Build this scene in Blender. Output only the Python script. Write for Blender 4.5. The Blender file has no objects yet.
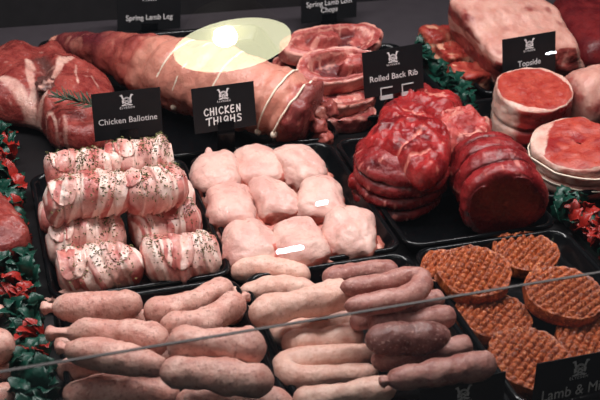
import bpy, bmesh, math, random
from mathutils import Vector, Matrix, noise
sc = bpy.context.scene
COL = sc.collection
random.seed(11)
PI = math.pi

# ------------------------------------------------------------------ camera
FPX = 1000.0
_Y = Vector((-379, 643, -FPX)).normalized()
_X = Vector((3390, 440, -FPX)); _X = (_X - _Y * _X.dot(_Y)).normalized()
_Z = _X.cross(_Y)
CM = Matrix((_X, _Y, _Z))                      # camera axes -> world axes
def ray(px, py): return CM @ (Vector((px - 300, 200 - py, -FPX)) / FPX)
CAMH = 0.7103
C0 = Vector((0, 0, CAMH))
def at(px, py, z=0.0):
    r = ray(px, py); return C0 + r * ((z - CAMH) / r.z)
def aty(px, py, y):
    r = ray(px, py); return C0 + r * (y / r.y)
def depth(p): return -(CM.transposed() @ (Vector(p) - C0)).z

cam = bpy.data.cameras.new('camera'); cam.sensor_width = 36; cam.lens = 60; cam.clip_start = 0.01
co = bpy.data.objects.new('camera', cam); COL.objects.link(co)
m4 = CM.to_4x4(); m4.translation = C0; co.matrix_world = m4
cam.dof.use_dof = True; cam.dof.focus_distance = 1.22; cam.dof.aperture_fstop = 11.0
sc.camera = co

# ------------------------------------------------------------------ materials
def lin(c, a=1.0):
    f = lambda v: (v/255/12.92) if v/255 <= .04045 else ((v/255 + .055)/1.055)**2.4
    return (f(c[0]), f(c[1]), f(c[2]), a)
class NT:
    def __init__(s, name):
        s.m = bpy.data.materials.new(name); s.m.use_nodes = True
        s.t = s.m.node_tree; s.n = s.t.nodes; s.l = s.t.links
        s.b = s.n['Principled BSDF']; s.out = s.n['Material Output']
    def node(s, typ, **kw):
        n = s.n.new(typ)
        for k, v in kw.items(): setattr(n, k, v)
        return n
    def coord(s, scale=(1, 1, 1)):
        tc = s.node('ShaderNodeTexCoord'); oi = s.node('ShaderNodeObjectInfo')
        mu = s.node('ShaderNodeVectorMath', operation='SCALE'); s.l.new(oi.outputs['Location'], mu.inputs[0]); mu.inputs['Scale'].default_value = 7.3
        ad = s.node('ShaderNodeVectorMath', operation='MULTIPLY_ADD')
        s.l.new(tc.outputs['Object'], ad.inputs[0]); ad.inputs[1].default_value = scale; s.l.new(mu.outputs[0], ad.inputs[2])
        return ad.outputs[0]
    def noise(s, co, scale, detail=4, rough=.55, typ=None, dist=0):
        n = s.node('ShaderNodeTexNoise'); n.inputs['Scale'].default_value = scale; n.inputs['Detail'].default_value = detail
        n.inputs['Roughness'].default_value = rough; n.inputs['Distortion'].default_value = dist
        if typ: n.noise_type = typ
        s.l.new(co, n.inputs['Vector']); return n.outputs['Fac']
    def range(s, v, a, b, c=0., d=1., smooth=True):
        n = s.node('ShaderNodeMapRange', interpolation_type='SMOOTHSTEP' if smooth else 'LINEAR')
        for i, x in zip((1, 2, 3, 4), (a, b, c, d)): n.inputs[i].default_value = x
        s.l.new(v, n.inputs[0]); return n.outputs[0]
    def attr(s, name):
        n = s.node('ShaderNodeAttribute', attribute_name=name); return n.outputs['Fac']
    def math(s, op, a, b=None, clamp=False):
        n = s.node('ShaderNodeMath', operation=op, use_clamp=clamp)
        for i, v in enumerate((a, b)):
            if v is None: continue
            if isinstance(v, (int, float)): n.inputs[i].default_value = v
            else: s.l.new(v, n.inputs[i])
        return n.outputs[0]
    def mix(s, fac, a, b):
        n = s.node('ShaderNodeMix', data_type='RGBA')
        if isinstance(fac, (int, float)): n.inputs[0].default_value = fac
        else: s.l.new(fac, n.inputs[0])
        for i, v in ((6, a), (7, b)):
            if isinstance(v, tuple): n.inputs[i].default_value = v
            else: s.l.new(v, n.inputs[i])
        return n.outputs[2]
    def bump(s, h, strength, dist):
        n = s.node('ShaderNodeBump'); n.inputs['Strength'].default_value = strength; n.inputs['Distance'].default_value = dist
        s.l.new(h, n.inputs['Height']); s.l.new(n.outputs[0], s.b.inputs['Normal'])
    def fin(s, col, rough=.4, spec=.5, sss=0., sscale=.004):
        if isinstance(col, tuple): s.b.inputs['Base Color'].default_value = col
        else: s.l.new(col, s.b.inputs['Base Color'])
        if isinstance(rough, float): s.b.inputs['Roughness'].default_value = rough
        else: s.l.new(rough, s.b.inputs['Roughness'])
        s.b.inputs['Specular IOR Level'].default_value = spec
        if sss:
            s.b.inputs['Subsurface Weight'].default_value = sss
            s.b.inputs['Subsurface Radius'].default_value = (1, .35, .2)
            s.b.inputs['Subsurface Scale'].default_value = sscale
        return s.m

def plain(name, c, rough=.5, spec=.5, metal=0., bump=None):
    k = NT(name); co_ = k.coord()
    f = k.noise(co_, 40, 3)
    d = tuple(max(0, v - 7) for v in c); e = tuple(v + 7 for v in c)
    col = k.mix(f, lin(d), lin(e))
    if bump: k.bump(k.noise(co_, bump[0], 3), bump[1], .002)
    k.b.inputs['Metallic'].default_value = metal
    return k.fin(col, rough, spec)

def meat(name, lo, hi, fat, tint=(120, 70, 60), sc1=45, vein=(60, .62, .72), vein_amt=.5, rough=.34, bump=.35, bsc=180, stretch=(1, 1, 1), sss=.12, spec=.5, grain=None):
    k = NT(name); cv = k.coord(stretch); cu = k.coord()
    n1 = k.range(k.noise(cv, sc1, 5, .6), .34, .66)
    col = k.mix(n1, lin(lo), lin(hi))
    v = k.math('MULTIPLY', k.range(k.noise(cv, vein[0], 4, .5, None, .6), vein[1], vein[2]), vein_amt)
    fa = k.math('ADD', k.attr('fat'), k.math('MULTIPLY', k.math('SUBTRACT', k.noise(cu, 70, 3), .5), .5))
    fa = k.range(fa, .3, .7)
    fa = k.math('MAXIMUM', fa, v)
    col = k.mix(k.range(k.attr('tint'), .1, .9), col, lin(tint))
    fcol = k.mix(k.range(k.noise(cu, 55, 4), .35, .65), lin(fat), lin(tuple(int(a*.72 + b*.28) for a, b in zip(fat, hi))))
    col = k.mix(fa, col, fcol)
    h = k.noise(cv, bsc, 5, .6)
    k.bump(h, bump, .004)
    r = k.range(k.noise(cu, 90, 3), .3, .7, rough - .1, rough + .14)
    return k.fin(col, r, spec, sss)

def sausage_mat(name, base, pale, speck, dark, speck_amt=.55, rough=.36):
    k = NT(name); cu = k.coord()
    col = k.mix(k.range(k.noise(cu, 45, 4, .6), .32, .68), lin(base), lin(pale))
    s1 = k.range(k.noise(cu, 120, 4, .65), .53, .66)
    col = k.mix(k.math('MULTIPLY', s1, speck_amt), col, lin(speck))
    s2 = k.range(k.noise(cu, 300, 2, .5), .60, .68)
    col = k.mix(k.math('MULTIPLY', s2, speck_amt), col, lin(dark))
    col = k.mix(k.range(k.attr('tint'), .1, .9), col, lin(speck))
    k.bump(k.noise(cu, 130, 5, .65), .5, .004)
    r = k.range(k.noise(cu, 80, 3), .3, .7, rough - .08, rough + .15)
    return k.fin(col, r, .45, .06, .003)

M = {}
M['tray'] = plain('black_plastic', (9, 10, 12), .20, .30)
M['deck'] = plain('counter_deck', (22, 20, 22), .5, .3)
M['ledge'] = plain('back_ledge', (66, 60, 65), .55, .4)
M['wall'] = plain('back_wall', (30, 28, 30), .6, .3)
M['card'] = plain('black_card', (15, 16, 19), .45, .35)
M['ink'] = plain('white_print', (225, 220, 220), .6, .2)
M['chalk'] = plain('white_pen', (240, 238, 236), .6, .2)
M['string'] = plain('butchers_string', (240, 225, 205), .8, .2)
M['green'] = plain('green_plastic', (4, 60, 47), .40, .5, bump=(160, .4))
M['red'] = plain('red_plastic', (150, 30, 22), .40, .5, bump=(160, .4))
M['strip'] = plain('garnish_base', (20, 30, 28), .5, .4)
M['steel'] = plain('brushed_steel', (120, 120, 122), .35, .5, 1.0)
M['herb'] = plain('dried_herb', (66, 62, 40), .8, .2)
M['rosemary'] = plain('rosemary_leaf', (74, 88, 72), .6, .3)
M['twig'] = plain('rosemary_twig', (84, 70, 50), .8, .2)
M['pork'] = sausage_mat('pork_sausage_skin', (204, 144, 131), (222, 176, 162), (174, 106, 94), (130, 76, 66), .55)
M['paleporl'] = sausage_mat('pale_sausage_skin', (217, 166, 150), (232, 192, 176), (198, 140, 122), (165, 104, 88), .4)
M['dark'] = sausage_mat('dark_sausage_skin', (112, 68, 64), (140, 94, 88), (92, 50, 46), (196, 156, 146), .6, .26)
M['pinkdark'] = sausage_mat('pink_sausage_skin', (158, 100, 92), (186, 134, 124), (126, 70, 64), (206, 162, 150), .55, .30)
M['lamb'] = meat('lamb_meat', (122, 40, 38), (164, 74, 66), (218, 172, 158), (96, 58, 54), 40, (60, .60, .70), .35, .30, .55, 160, sss=.03)
M['leg'] = meat('lamb_leg_meat', (142, 60, 56), (184, 98, 86), (206, 140, 122), (100, 36, 42), 26, (34, .55, .7), .5, .32, .5, 120, sss=.04)
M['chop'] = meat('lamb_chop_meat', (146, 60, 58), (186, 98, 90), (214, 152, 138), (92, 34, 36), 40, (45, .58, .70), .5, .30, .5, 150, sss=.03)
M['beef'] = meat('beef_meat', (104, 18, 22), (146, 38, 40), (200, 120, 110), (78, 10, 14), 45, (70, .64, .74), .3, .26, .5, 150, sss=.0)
M['beefbright'] = meat('beef_cap_meat', (132, 22, 26), (166, 44, 44), (210, 128, 114), (104, 14, 20), 40, (55, .66, .76), .4, .26, .5, 140, sss=0.)
M['beefpale'] = meat('pale_beef_meat', (160, 44, 44), (192, 86, 80), (222, 156, 142), (130, 30, 32), 40, (50, .56, .68), .6, .30, .8, 140)
M['topside'] = meat('topside_meat', (160, 48, 40), (184, 76, 62), (222, 186, 172), (140, 20, 24), 50, (90, .66, .78), .35, .34, .4, 200)
M['loin'] = meat('loin_meat', (120, 40, 40), (166, 78, 70), (212, 160, 146), (140, 60, 54), 40, (45, .58, .7), .4, .38, .45, 130)
M['rib'] = meat('rib_meat', (146, 42, 38), (178, 76, 62), (220, 160, 134), (120, 30, 28), 45, (45, .56, .68), .55, .34, .5, 140)
M['darkbeef'] = meat('dark_beef_meat', (96, 20, 26), (122, 34, 36), (170, 90, 84), (84, 16, 20), 40, (60, .7, .8), .3, .36, .4, 150)
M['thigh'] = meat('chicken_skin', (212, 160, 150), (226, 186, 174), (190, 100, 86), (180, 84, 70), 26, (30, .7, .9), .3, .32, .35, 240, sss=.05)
M['flesh'] = meat('chicken_flesh', (196, 110, 96), (222, 154, 136), (236, 200, 180), (160, 62, 54), 60, (60, .6, .7), .6, .30, .5, 120, sss=.04)
M['topsidefat'] = M['topside']

def bacon_mat():
    k = NT('bacon_rashers'); cu = k.coord()
    s = k.attr('band')                                  # metres along the roll
    w = k.math('MULTIPLY', k.math('SUBTRACT', k.noise(cu, 38, 3), .5), .012)
    s = k.math('ADD', s, w)
    w1 = k.node('ShaderNodeTexNoise'); w1.noise_dimensions = '1D'; w1.inputs['Scale'].default_value = 58; w1.inputs['Detail'].default_value = 1.5
    k.l.new(s, w1.inputs['W'])
    lean = k.range(w1.outputs['Fac'], .44, .52)
    patch = k.range(k.noise(cu, 30, 3), .38, .60)
    lean = k.math('MULTIPLY', lean, k.math('ADD', k.math('MULTIPLY', patch, .6), .4))
    fatc = k.mix(k.range(k.noise(cu, 60, 3), .3, .7), lin((228, 186, 174)), lin((242, 218, 208)))
    leanc = k.mix(k.range(k.noise(cu, 80, 4), .3, .7), lin((172, 78, 76)), lin((206, 126, 116)))
    col = k.mix(lean, fatc, leanc)
    col = k.mix(k.range(k.attr('tint'), .1, .9), col, lin((206, 120, 110)))
    k.bump(k.noise(cu, 130, 4), .45, .003)
    return k.fin(col, k.range(k.noise(cu, 60, 2), .3, .7, .24, .48), .5, .04, .003)
M['bacon'] = bacon_mat()

def herb_mat():
    k = NT('dried_herb_mix'); cu = k.coord()
    col = k.mix(k.range(k.noise(cu, 420, 2), .47, .55), lin((44, 50, 28)), lin((132, 128, 84)))
    return k.fin(col, .8, .2)
M['herb'] = herb_mat()
def burger_mat():
    k = NT('minced_burger'); cu = k.coord()
    n = k.noise(cu, 150, 4, .6)
    col = k.mix(k.range(n, .35, .65), lin((120, 48, 20)), lin((182, 90, 46)))
    col = k.mix(k.range(k.noise(cu, 330, 2), .58, .68), col, lin((210, 130, 80)))
    col = k.mix(k.range(k.noise(cu, 260, 2), .64, .72), col, lin((84, 26, 12)))
    k.bump(k.noise(cu, 240, 4, .65), .6, .003)
    return k.fin(col, .38, .5)
M['burger'] = burger_mat()

def glass_mat():
    k = NT('clear_glass')
    k.n.remove(k.b)
    fr = k.node('ShaderNodeFresnel'); fr.inputs['IOR'].default_value = 1.52
    tr = k.node('ShaderNodeBsdfTransparent'); tr.inputs[0].default_value = (.985, .99, .99, 1)
    gl = k.node('ShaderNodeBsdfGlossy'); gl.inputs['Roughness'].default_value = 0.0
    mx = k.node('ShaderNodeMixShader')
    ge = k.node('ShaderNodeNewGeometry')
    fac = k.math('MULTIPLY', k.math('MULTIPLY', fr.outputs[0], k.math('SUBTRACT', 1.0, ge.outputs['Backfacing'])), 2.6)   # both faces of the sheet, once
    k.l.new(fac, mx.inputs[0]); k.l.new(tr.outputs[0], mx.inputs[1]); k.l.new(gl.outputs[0], mx.inputs[2])
    k.l.new(mx.outputs[0], k.out.inputs['Surface'])
    return k.m
M['glass'] = glass_mat()
def edge_mat():
    k = NT('ground_glass_edge')
    return k.fin(k.mix(k.noise(k.coord(), 20, 2), lin((56, 50, 49)), lin((78, 70, 68))), .3, .5)
M['edge'] = edge_mat()
def emit(name, c, e):
    k = NT(name); k.b.inputs['Base Color'].default_value = lin(c)
    k.b.inputs['Emission Color'].default_value = lin(c); k.b.inputs['Emission Strength'].default_value = e
    return k.m

# ------------------------------------------------------------------ object helpers
def obj(name, V, F, mat, parent=None, org=None, attrs=None, smooth=True):
    V = [Vector(v) for v in V]
    if org is None:
        if parent is not None: org = parent['_o'] if '_o' in parent else parent.matrix_world.translation
        else:
            xs = [v.x for v in V]; ys = [v.y for v in V]
            org = Vector(((min(xs)+max(xs))/2, (min(ys)+max(ys))/2, min(v.z for v in V)))
    org = Vector(org)
    me = bpy.data.meshes.new(name)
    me.from_pydata([v - org for v in V], [], F)
    for a, vals in (attrs or {}).items():
        at_ = me.attributes.new(a, 'FLOAT', 'POINT'); at_.data.foreach_set('value', vals)
    me.materials.append(mat)
    bm = bmesh.new(); bm.from_mesh(me); bmesh.ops.recalc_face_normals(bm, faces=bm.faces); bm.to_mesh(me); bm.free()
    if smooth: me.polygons.foreach_set('use_smooth', [True]*len(me.polygons))
    o = bpy.data.objects.new(name, me); COL.objects.link(o)
    if parent is not None:
        o.parent = parent; o.location = org - ORG[parent.name]
    else: o.location = org
    ORG[o.name] = org
    return o
ORG = {}
def obj_(name, V, F, mat, parent=None, **kw):
    if parent is not None and 'org' not in kw: kw['org'] = ORG[parent.name]
    return obj(name, V, F, mat, parent, **kw)
def empty(name, loc):
    o = bpy.data.objects.new(name, None); COL.objects.link(o); o.location = loc; o.empty_display_size = .02
    ORG[o.name] = Vector(loc); return o
def tag(o, label=None, cat=None, group=None, kind=None):
    if label: o['label'] = label
    if cat: o['category'] = cat
    if group: o['group'] = group
    if kind: o['kind'] = kind
    return o

def catmull(P, n, closed=False):
    P = [Vector(p) for p in P]; out = []; N = len(P)
    if N == 2 and not closed: return [P[0].lerp(P[1], i/(n-1)) for i in range(n)]
    segs = N if closed else N - 1
    for i in range(n):
        u = i/(n if closed else n-1)*segs; k = min(int(u), segs-1); f = u - k
        if closed: a, b, c, d = P[(k-1) % N], P[k % N], P[(k+1) % N], P[(k+2) % N]
        else: b, c = P[k], P[k+1]; a = P[k-1] if k else b*2-c; d = P[k+2] if k+2 < N else c*2-b
        out.append(.5*((2*b)+(c-a)*f+(2*a-5*b+4*c-d)*f*f+(3*b-a-3*c+d)*f**3))
    return out

def tube(P, R, nr=34, ns=22, prof=None, cap=(None, None), flat=1.0, bump=None, up=None, inner=3, endp=2.0):
    """closed solid swept along P; prof(t)=radius factor, cap=fillet radius at each end, bump(t,th,p)->metres outward.
    returns V,F,T,TH"""
    path = catmull(P, 80); L = [0]
    for a, b in zip(path, path[1:]): L.append(L[-1] + (b-a).length)
    tot = L[-1]
    def pos(d):
        d = max(0, min(tot, d)); lo = 0
        for i in range(len(L)-1):
            if L[i+1] >= d: lo = i; break
        f = (d-L[lo])/max(1e-9, L[lo+1]-L[lo]); return path[lo].lerp(path[lo+1], f), (path[min(lo+1, 79)]-path[max(lo-1, 0)]).normalized()
    prof = prof or (lambda t: 1.0)
    c0 = cap[0] if cap[0] is not None else R*prof(0); c1 = cap[1] if cap[1] is not None else R*prof(1)
    c0 = min(c0, tot*.49); c1 = min(c1, tot*.49)
    ds = []; na = 7
    for i in range(1, na): ds.append(c0*(1-math.cos(i/na*PI/2)))
    for i in range(nr+1): ds.append(c0 + (tot-c0-c1)*i/nr)
    for i in range(1, na): ds.append(tot - c1*(1-math.cos((na-i)/na*PI/2)))
    rings = []
    n = up or Vector((0, 0, 1)); V = []; T = []; TH = []; ctr = []
    for d in ds:
        p, tg = pos(d); t = d/tot
        n = (n - tg*n.dot(tg))
        n = n.normalized() if n.length > 1e-4 else tg.orthogonal().normalized()
        b = tg.cross(n).normalized()
        r = R*prof(t)
        if d < c0:
            x = 1-d/c0; r = r - c0 + c0*(max(0, 1-x**endp))**(1/endp) if c0 < r else r*(max(0, 1-x**endp))**(1/endp)
        if d > tot - c1:
            x = 1-(tot-d)/c1; r2 = R*prof(t); r = min(r, r2 - c1 + c1*(max(0, 1-x**endp))**(1/endp) if c1 < r2 else r2*(max(0, 1-x**endp))**(1/endp))
        rings.append((p, n.copy(), b, max(r, R*.02), t))
    def disc(ring, t, inward):
        p, n, b, r, _ = ring; out = []
        for i in range(inner):
            f = (i+1)/(inner+1) if inward else 1-(i+1)/(inner+1)
            out.append((p, n, b, r*f, t))
        return out
    p0 = rings[0]; p1 = rings[-1]
    rings = disc((pos(0)[0], p0[1], p0[2], p0[3], 0), 0, True) + rings + disc((pos(tot)[0], p1[1], p1[2], p1[3], 1), 1, False)
    for (p, n, b, r, t) in rings:
        for j in range(ns):
            th = 2*PI*j/ns
            dv = n*math.sin(th)*flat + b*math.cos(th)
            q = p + dv*r
            if bump: q = q + dv*bump(t, th, q)
            V.append(q); T.append(t); TH.append(th)
    F = []
    for i in range(len(rings)-1):
        for j in range(ns):
            a = i*ns+j; c = i*ns+(j+1) % ns; F.append((a, c, c+ns, a+ns))
    for k, (pp, t) in enumerate(((pos(0)[0], 0.), (pos(tot)[0], 1.))):
        V.append(pp); T.append(t); TH.append(0); x = len(V)-1; base = 0 if k == 0 else (len(rings)-1)*ns
        for j in range(ns): F.append((x, base+(j+1) % ns, base+j) if k == 0 else (x, base+j, base+(j+1) % ns))
    return V, F, T, TH

def ico(fn, sub=4):
    bm = bmesh.new(); bmesh.ops.create_icosphere(bm, subdivisions=sub, radius=1)
    D = [v.co.normalized() for v in bm.verts]; F = [[v.index for v in f.verts] for f in bm.faces]; bm.free()
    return [fn(d) for d in D], F, D

def sgnpow(x, e): return math.copysign(abs(x)**e, x)
def superbox(c, half, yaw=0, e=.45, nz=.004, ns_=22, seed=0, sub=5, tilt=(0, 0)):
    R = Matrix.Rotation(yaw, 3, 'Z') @ Matrix.Rotation(tilt[0], 3, 'X') @ Matrix.Rotation(tilt[1], 3, 'Y')
    def fn(d):
        m = max(abs(d.x), abs(d.y), abs(d.z)); q = d/m
        k = (abs(q.x)**(2/e)+abs(q.y)**(2/e)+abs(q.z)**(2/e))**(-e/2)
        q = q*k
        p = Vector((q.x*half[0], q.y*half[1], q.z*half[2]))
        p += d*nz*noise.fractal(p*ns_ + Vector((seed, seed*1.7, 3)), 1.0, 2.0, 4)
        return Vector(c) + R @ p
    V, F, D = ico(fn, sub); return V, F, D

def inflate(out, zb, H, n=64, nr=18, p=2.4, q=2.0, nz=.006, nsc=22, seed=0, edge=.25, topfn=None):
    """solid raised from a closed ground outline (world points): domed top, flat underside"""
    O = catmull(out, n, True); c = sum(O, Vector())/n; V = []; RHO = []
    rho = [1-(1-i/nr)**1.0 for i in range(1, nr+1)]
    for r in rho:
        for o in O:
            v = c + (o-c)*r
            h = (max(0, 1-r**p))**(1/q)
            z = zb + H*edge*(1 if r < .999 else .75) + H*(1-edge)*h
            w = Vector((v.x, v.y, 0))
            z += nz*noise.fractal(w*nsc + Vector((seed*3.1, seed, 0)), 1.0, 2.0, 4)*(.4+.6*h)
            if topfn: z += topfn(w)
            V.append(Vector((v.x, v.y, max(z, zb+.001)))); RHO.append(r)
    for sgn, r in ((.4, .99), (0, .93)):
        for o in O:
            v = c + (o-c)*r; V.append(Vector((v.x, v.y, zb + H*edge*sgn))); RHO.append(1.0)
    F = []; N = nr+2
    for i in range(N-1):
        for j in range(n):
            a = i*n+j; b = i*n+(j+1) % n; F.append((a, b, b+n, a+n))
    V.append(Vector((c.x, c.y, zb + H + (topfn(c) if topfn else 0)))); RHO.append(0); x = len(V)-1
    for j in range(n): F.append((x, (j+1) % n, j))
    V.append(Vector((c.x, c.y, zb))); RHO.append(1); x = len(V)-1; base = (N-1)*n
    for j in range(n): F.append((x, base+j, base+(j+1) % n))
    return V, F, RHO

def box(x0, x1, y0, y1, z0, z1):
    V = [(x, y, z) for z in (z0, z1) for x, y in ((x0, y0), (x1, y0), (x1, y1), (x0, y1))]
    F = [(3, 2, 1, 0), (4, 5, 6, 7), (0, 1, 5, 4), (1, 2, 6, 5), (2, 3, 7, 6), (3, 0, 4, 7)]
    return V, F
def join(parts):
    V = []; F = []
    for v, f in parts:
        b = len(V); V += [Vector(x) for x in v]; F += [tuple(i+b for i in g) for g in f]
    return V, F
def segdist(p, poly):
    best = 9
    for a, b in zip(poly, poly[1:]):
        ab = b-a; t = max(0, min(1, (p-a).dot(ab)/max(1e-9, ab.length_squared))); best = min(best, (a+ab*t-p).length)
    return best
def ss(x, a, b):
    t = max(0, min(1, (x-a)/(b-a))); return t*t*(3-2*t)
def fbm(p, s, seed=0): return noise.fractal(Vector(p)*s + Vector((seed*1.3, seed*.7, seed*2.1)), 1.0, 2.0, 4)

# ------------------------------------------------------------------ setting
def struct(name, V, F, mat, label=None): 
    o = obj(name, V, F, mat, smooth=False); o['kind'] = 'structure'
    if label: tag(o, label, 'counter')
    return o
struct('counter_deck', *box(-1.0, 1.9, .50, 1.52, -.03, 0), M['deck'], 'dark flat deck of the chilled counter under the trays')
struct('back_ledge', *box(-1.0, 1.9, 1.521, 1.76, -.03, 0), M['ledge'], 'grey ledge along the back of the counter behind the trays')
struct('wall_back', *box(-1.0, 1.9, 1.761, 1.79, -.03, .9), M['wall'], 'dark back panel of the chilled counter')

# glass: low front pane and the tall sloping pane over it
e0 = aty(300, 322, .60)
ZE = e0.z
o = struct('glass_pane_front', *box(-1.0, 1.9, .599, .602, -.03, ZE-.001), M['glass'], 'low clear glass pane along the front of the counter')
ed = struct('trim_1', *box(-1.0, 1.9, .5992, .6018, ZE-.001, ZE), M['edge'], 'thin pale polished top edge of the low front glass pane')
d0 = ray(232, 46).normalized()
# choose pane tilt a so the reflected ray rises at sin = .42
best = None
for i in range(100, 900):
    a = i/1000*PI/2; n = Vector((0, -math.cos(a), math.sin(a)))
    r = d0 - n*2*d0.dot(n)
    if best is None or abs(r.z-.42) < best[0]: best = (abs(r.z-.42), a)
PA = best[1]; PN = Vector((0, -math.cos(PA), math.sin(PA)))
PP = C0 + ray(300, 200).normalized()*.42                      # a point on the pane
pu = Vector((1, 0, 0)); pv = PN.cross(pu)
if pv.z < 0: pv = -pv
V = []
for k in (0, .006):
    for a_, b_ in ((-.7, -.17), (1.1, -.17), (1.1, .45), (-.7, .45)): V.append(PP + pu*a_ + pv*b_ - PN*k)
struct('glass_pane_top', V, [(0, 1, 2, 3), (7, 6, 5, 4), (0, 4, 5, 1), (1, 5, 6, 2), (2, 6, 7, 3), (3, 7, 4, 0)], M['glass'], 'tall clear sloping glass pane over the counter')

def mirrored(px, py, dist):
    """where a lamp hangs that the sloping pane mirrors at this sight line"""
    p = C0 + ray(px, py).normalized()*dist
    return p - PN*2*(p-PP).dot(PN)
# pendant lamp behind the customer
LD = 1.5
lc = mirrored(233, 47, LD); lr = 59/1000*LD
lamp = tag(empty('pendant_lamp', lc), 'round cream pendant lamp whose pale oval reflection shows in the glass above the lamb leg', 'lamp')
def lathe(prof, c, ns=48, R=None):
    V = []; F = []; R = R or Matrix.Identity(3); c = Vector(c)
    for r, z in prof:
        for j in range(ns): V.append(c + R @ Vector((r*math.cos(2*PI*j/ns), r*math.sin(2*PI*j/ns), z)))
    for i in range(len(prof)-1):
        for j in range(ns):
            a = i*ns+j; b = i*ns+(j+1) % ns; F.append((a, b, b+ns, a+ns))
    return V, F
def bulb_at(px, py):
    a = mirrored(px, py, LD); o_ = PP - PN*0; c_ = C0 - PN*2*(C0-PP).dot(PN); d_ = (a-c_).normalized()
    return c_ + d_*((lc.z-c_.z)/d_.z)
obj_('lamp_shade', *lathe([(.0001, .06), (.02, .06), (lr*.6, .045), (lr, .004), (lr+.0015, 0), (lr+.0015, .005), (lr*.62, .052), (.02, .068), (.0001, .068)], lc), plain('cream_enamel', (90, 86, 70), .5), lamp)
obj_('lamp_diffuser', *lathe([(.0001, .001), (lr*.995, .001), (lr*.995, .003), (.0001, .003)], lc), emit('lamp_diffuser', (202, 200, 164), 13), lamp)
obj_('bulb', *lathe([(.0001, -.022), (.008, -.021), (.015, -.017), (.0175, -.010), (.014, 0), (.0001, 0)], bulb_at(224, 31)), emit('bulb', (255, 250, 235), 150), lamp)
obj_('cord', *lathe([(.002, .068), (.002, .9)], lc, 8), M['tray'], lamp)
# slim ceiling lights seen as small streaks in the glass
for i, (px, py, w, e, lab) in enumerate(((290, 249.5, 28, 50, 'long slim ceiling light mirrored as a streak across the front row of thighs'),
                          (322, 203, 13, 50, 'short slim ceiling light mirrored as a streak on the middle thighs'),
                          (551, 53, 11, 40, 'short slim ceiling light mirrored as a glint on the topside sign'))):
    D = 1.7; a = mirrored(px-w/2, py+w*.09, D); b = mirrored(px+w/2, py-w*.09, D)
    V, F, _, _ = tube([a, b], (.0042, .0034, .0018)[i], nr=4, ns=10)
    tag(obj('ceiling_light', V, F, emit('cool_tube', (225, 238, 255), e)), lab, 'light', 'slim ceiling lights')

# ------------------------------------------------------------------ trays
def tray(x0, x1, y0, y1, label, h=.026):
    def loop(inset, z, r, n=6):
        pts = []
        for cx, cy, a0 in ((x1-r-inset, y1-r-inset, 0), (x0+r+inset, y1-r-inset, 90), (x0+r+inset, y0+r+inset, 180), (x1-r-inset, y0+r+inset, 270)):
            for k in range(n+1):
                a = math.radians(a0+90*k/n); pts.append((cx+r*math.cos(a), cy+r*math.sin(a), z))
        return pts
    L = [loop(.014, .0005, .014), loop(.004, h-.006, .02), loop(.0005, h-.006, .022), loop(0, h-.003, .022), loop(.0015, h-.0005, .022), loop(.0035, h, .021), loop(.006, h-.0006, .02), loop(.0078, h-.004, .019),
         loop(.015, .006, .016), loop(.018, .0035, .014), loop(.023, .0028, .012)]
    n = len(L[0]); V = [v for l in L for v in l]; F = []
    for i in range(len(L)-1):
        for j in range(n): F.append((i*n+j, i*n+(j+1) % n, (i+1)*n+(j+1) % n, (i+1)*n+j))
    F.append(tuple(range(n))); F.append(tuple((len(L)-1)*n+j for j in range(n)))
    return tag(obj('display_tray', V, F, M['tray']), label, 'tray', 'black plastic display trays')
TX = [.034, .243, .247, .456, .460, .672]
tray(TX[0], TX[1], .905, 1.185, 'black plastic tray under the bacon-wrapped chicken rolls')
tray(TX[2], TX[3], .905, 1.185, 'black plastic tray under the nine chicken thighs')
tray(TX[4], TX[5], .905, 1.185, 'black plastic tray under the dark red rolled beef')
tray(TX[0], TX[1], .615, .900, 'black plastic tray under the pork sausages at left, by the garnish')
tray(TX[2], TX[3], .615, .900, 'black plastic tray of pale and dark sausages, next to the burgers')
tray(TX[4], TX[5], .615, .900, 'black plastic tray under the orange burger patties')
tray(.085, .478, 1.190, 1.63, 'large black tray under the string-tied lamb leg')
tray(.482, .69, 1.24, 1.50, 'black plastic tray under the folded lamb chops')
tray(.676, 1.06, .968, 1.262, 'black plastic tray under the round topside joints at right')
tray(.750, 1.04, 1.275, 1.55, 'black plastic tray under the big fat-topped joint')

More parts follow.
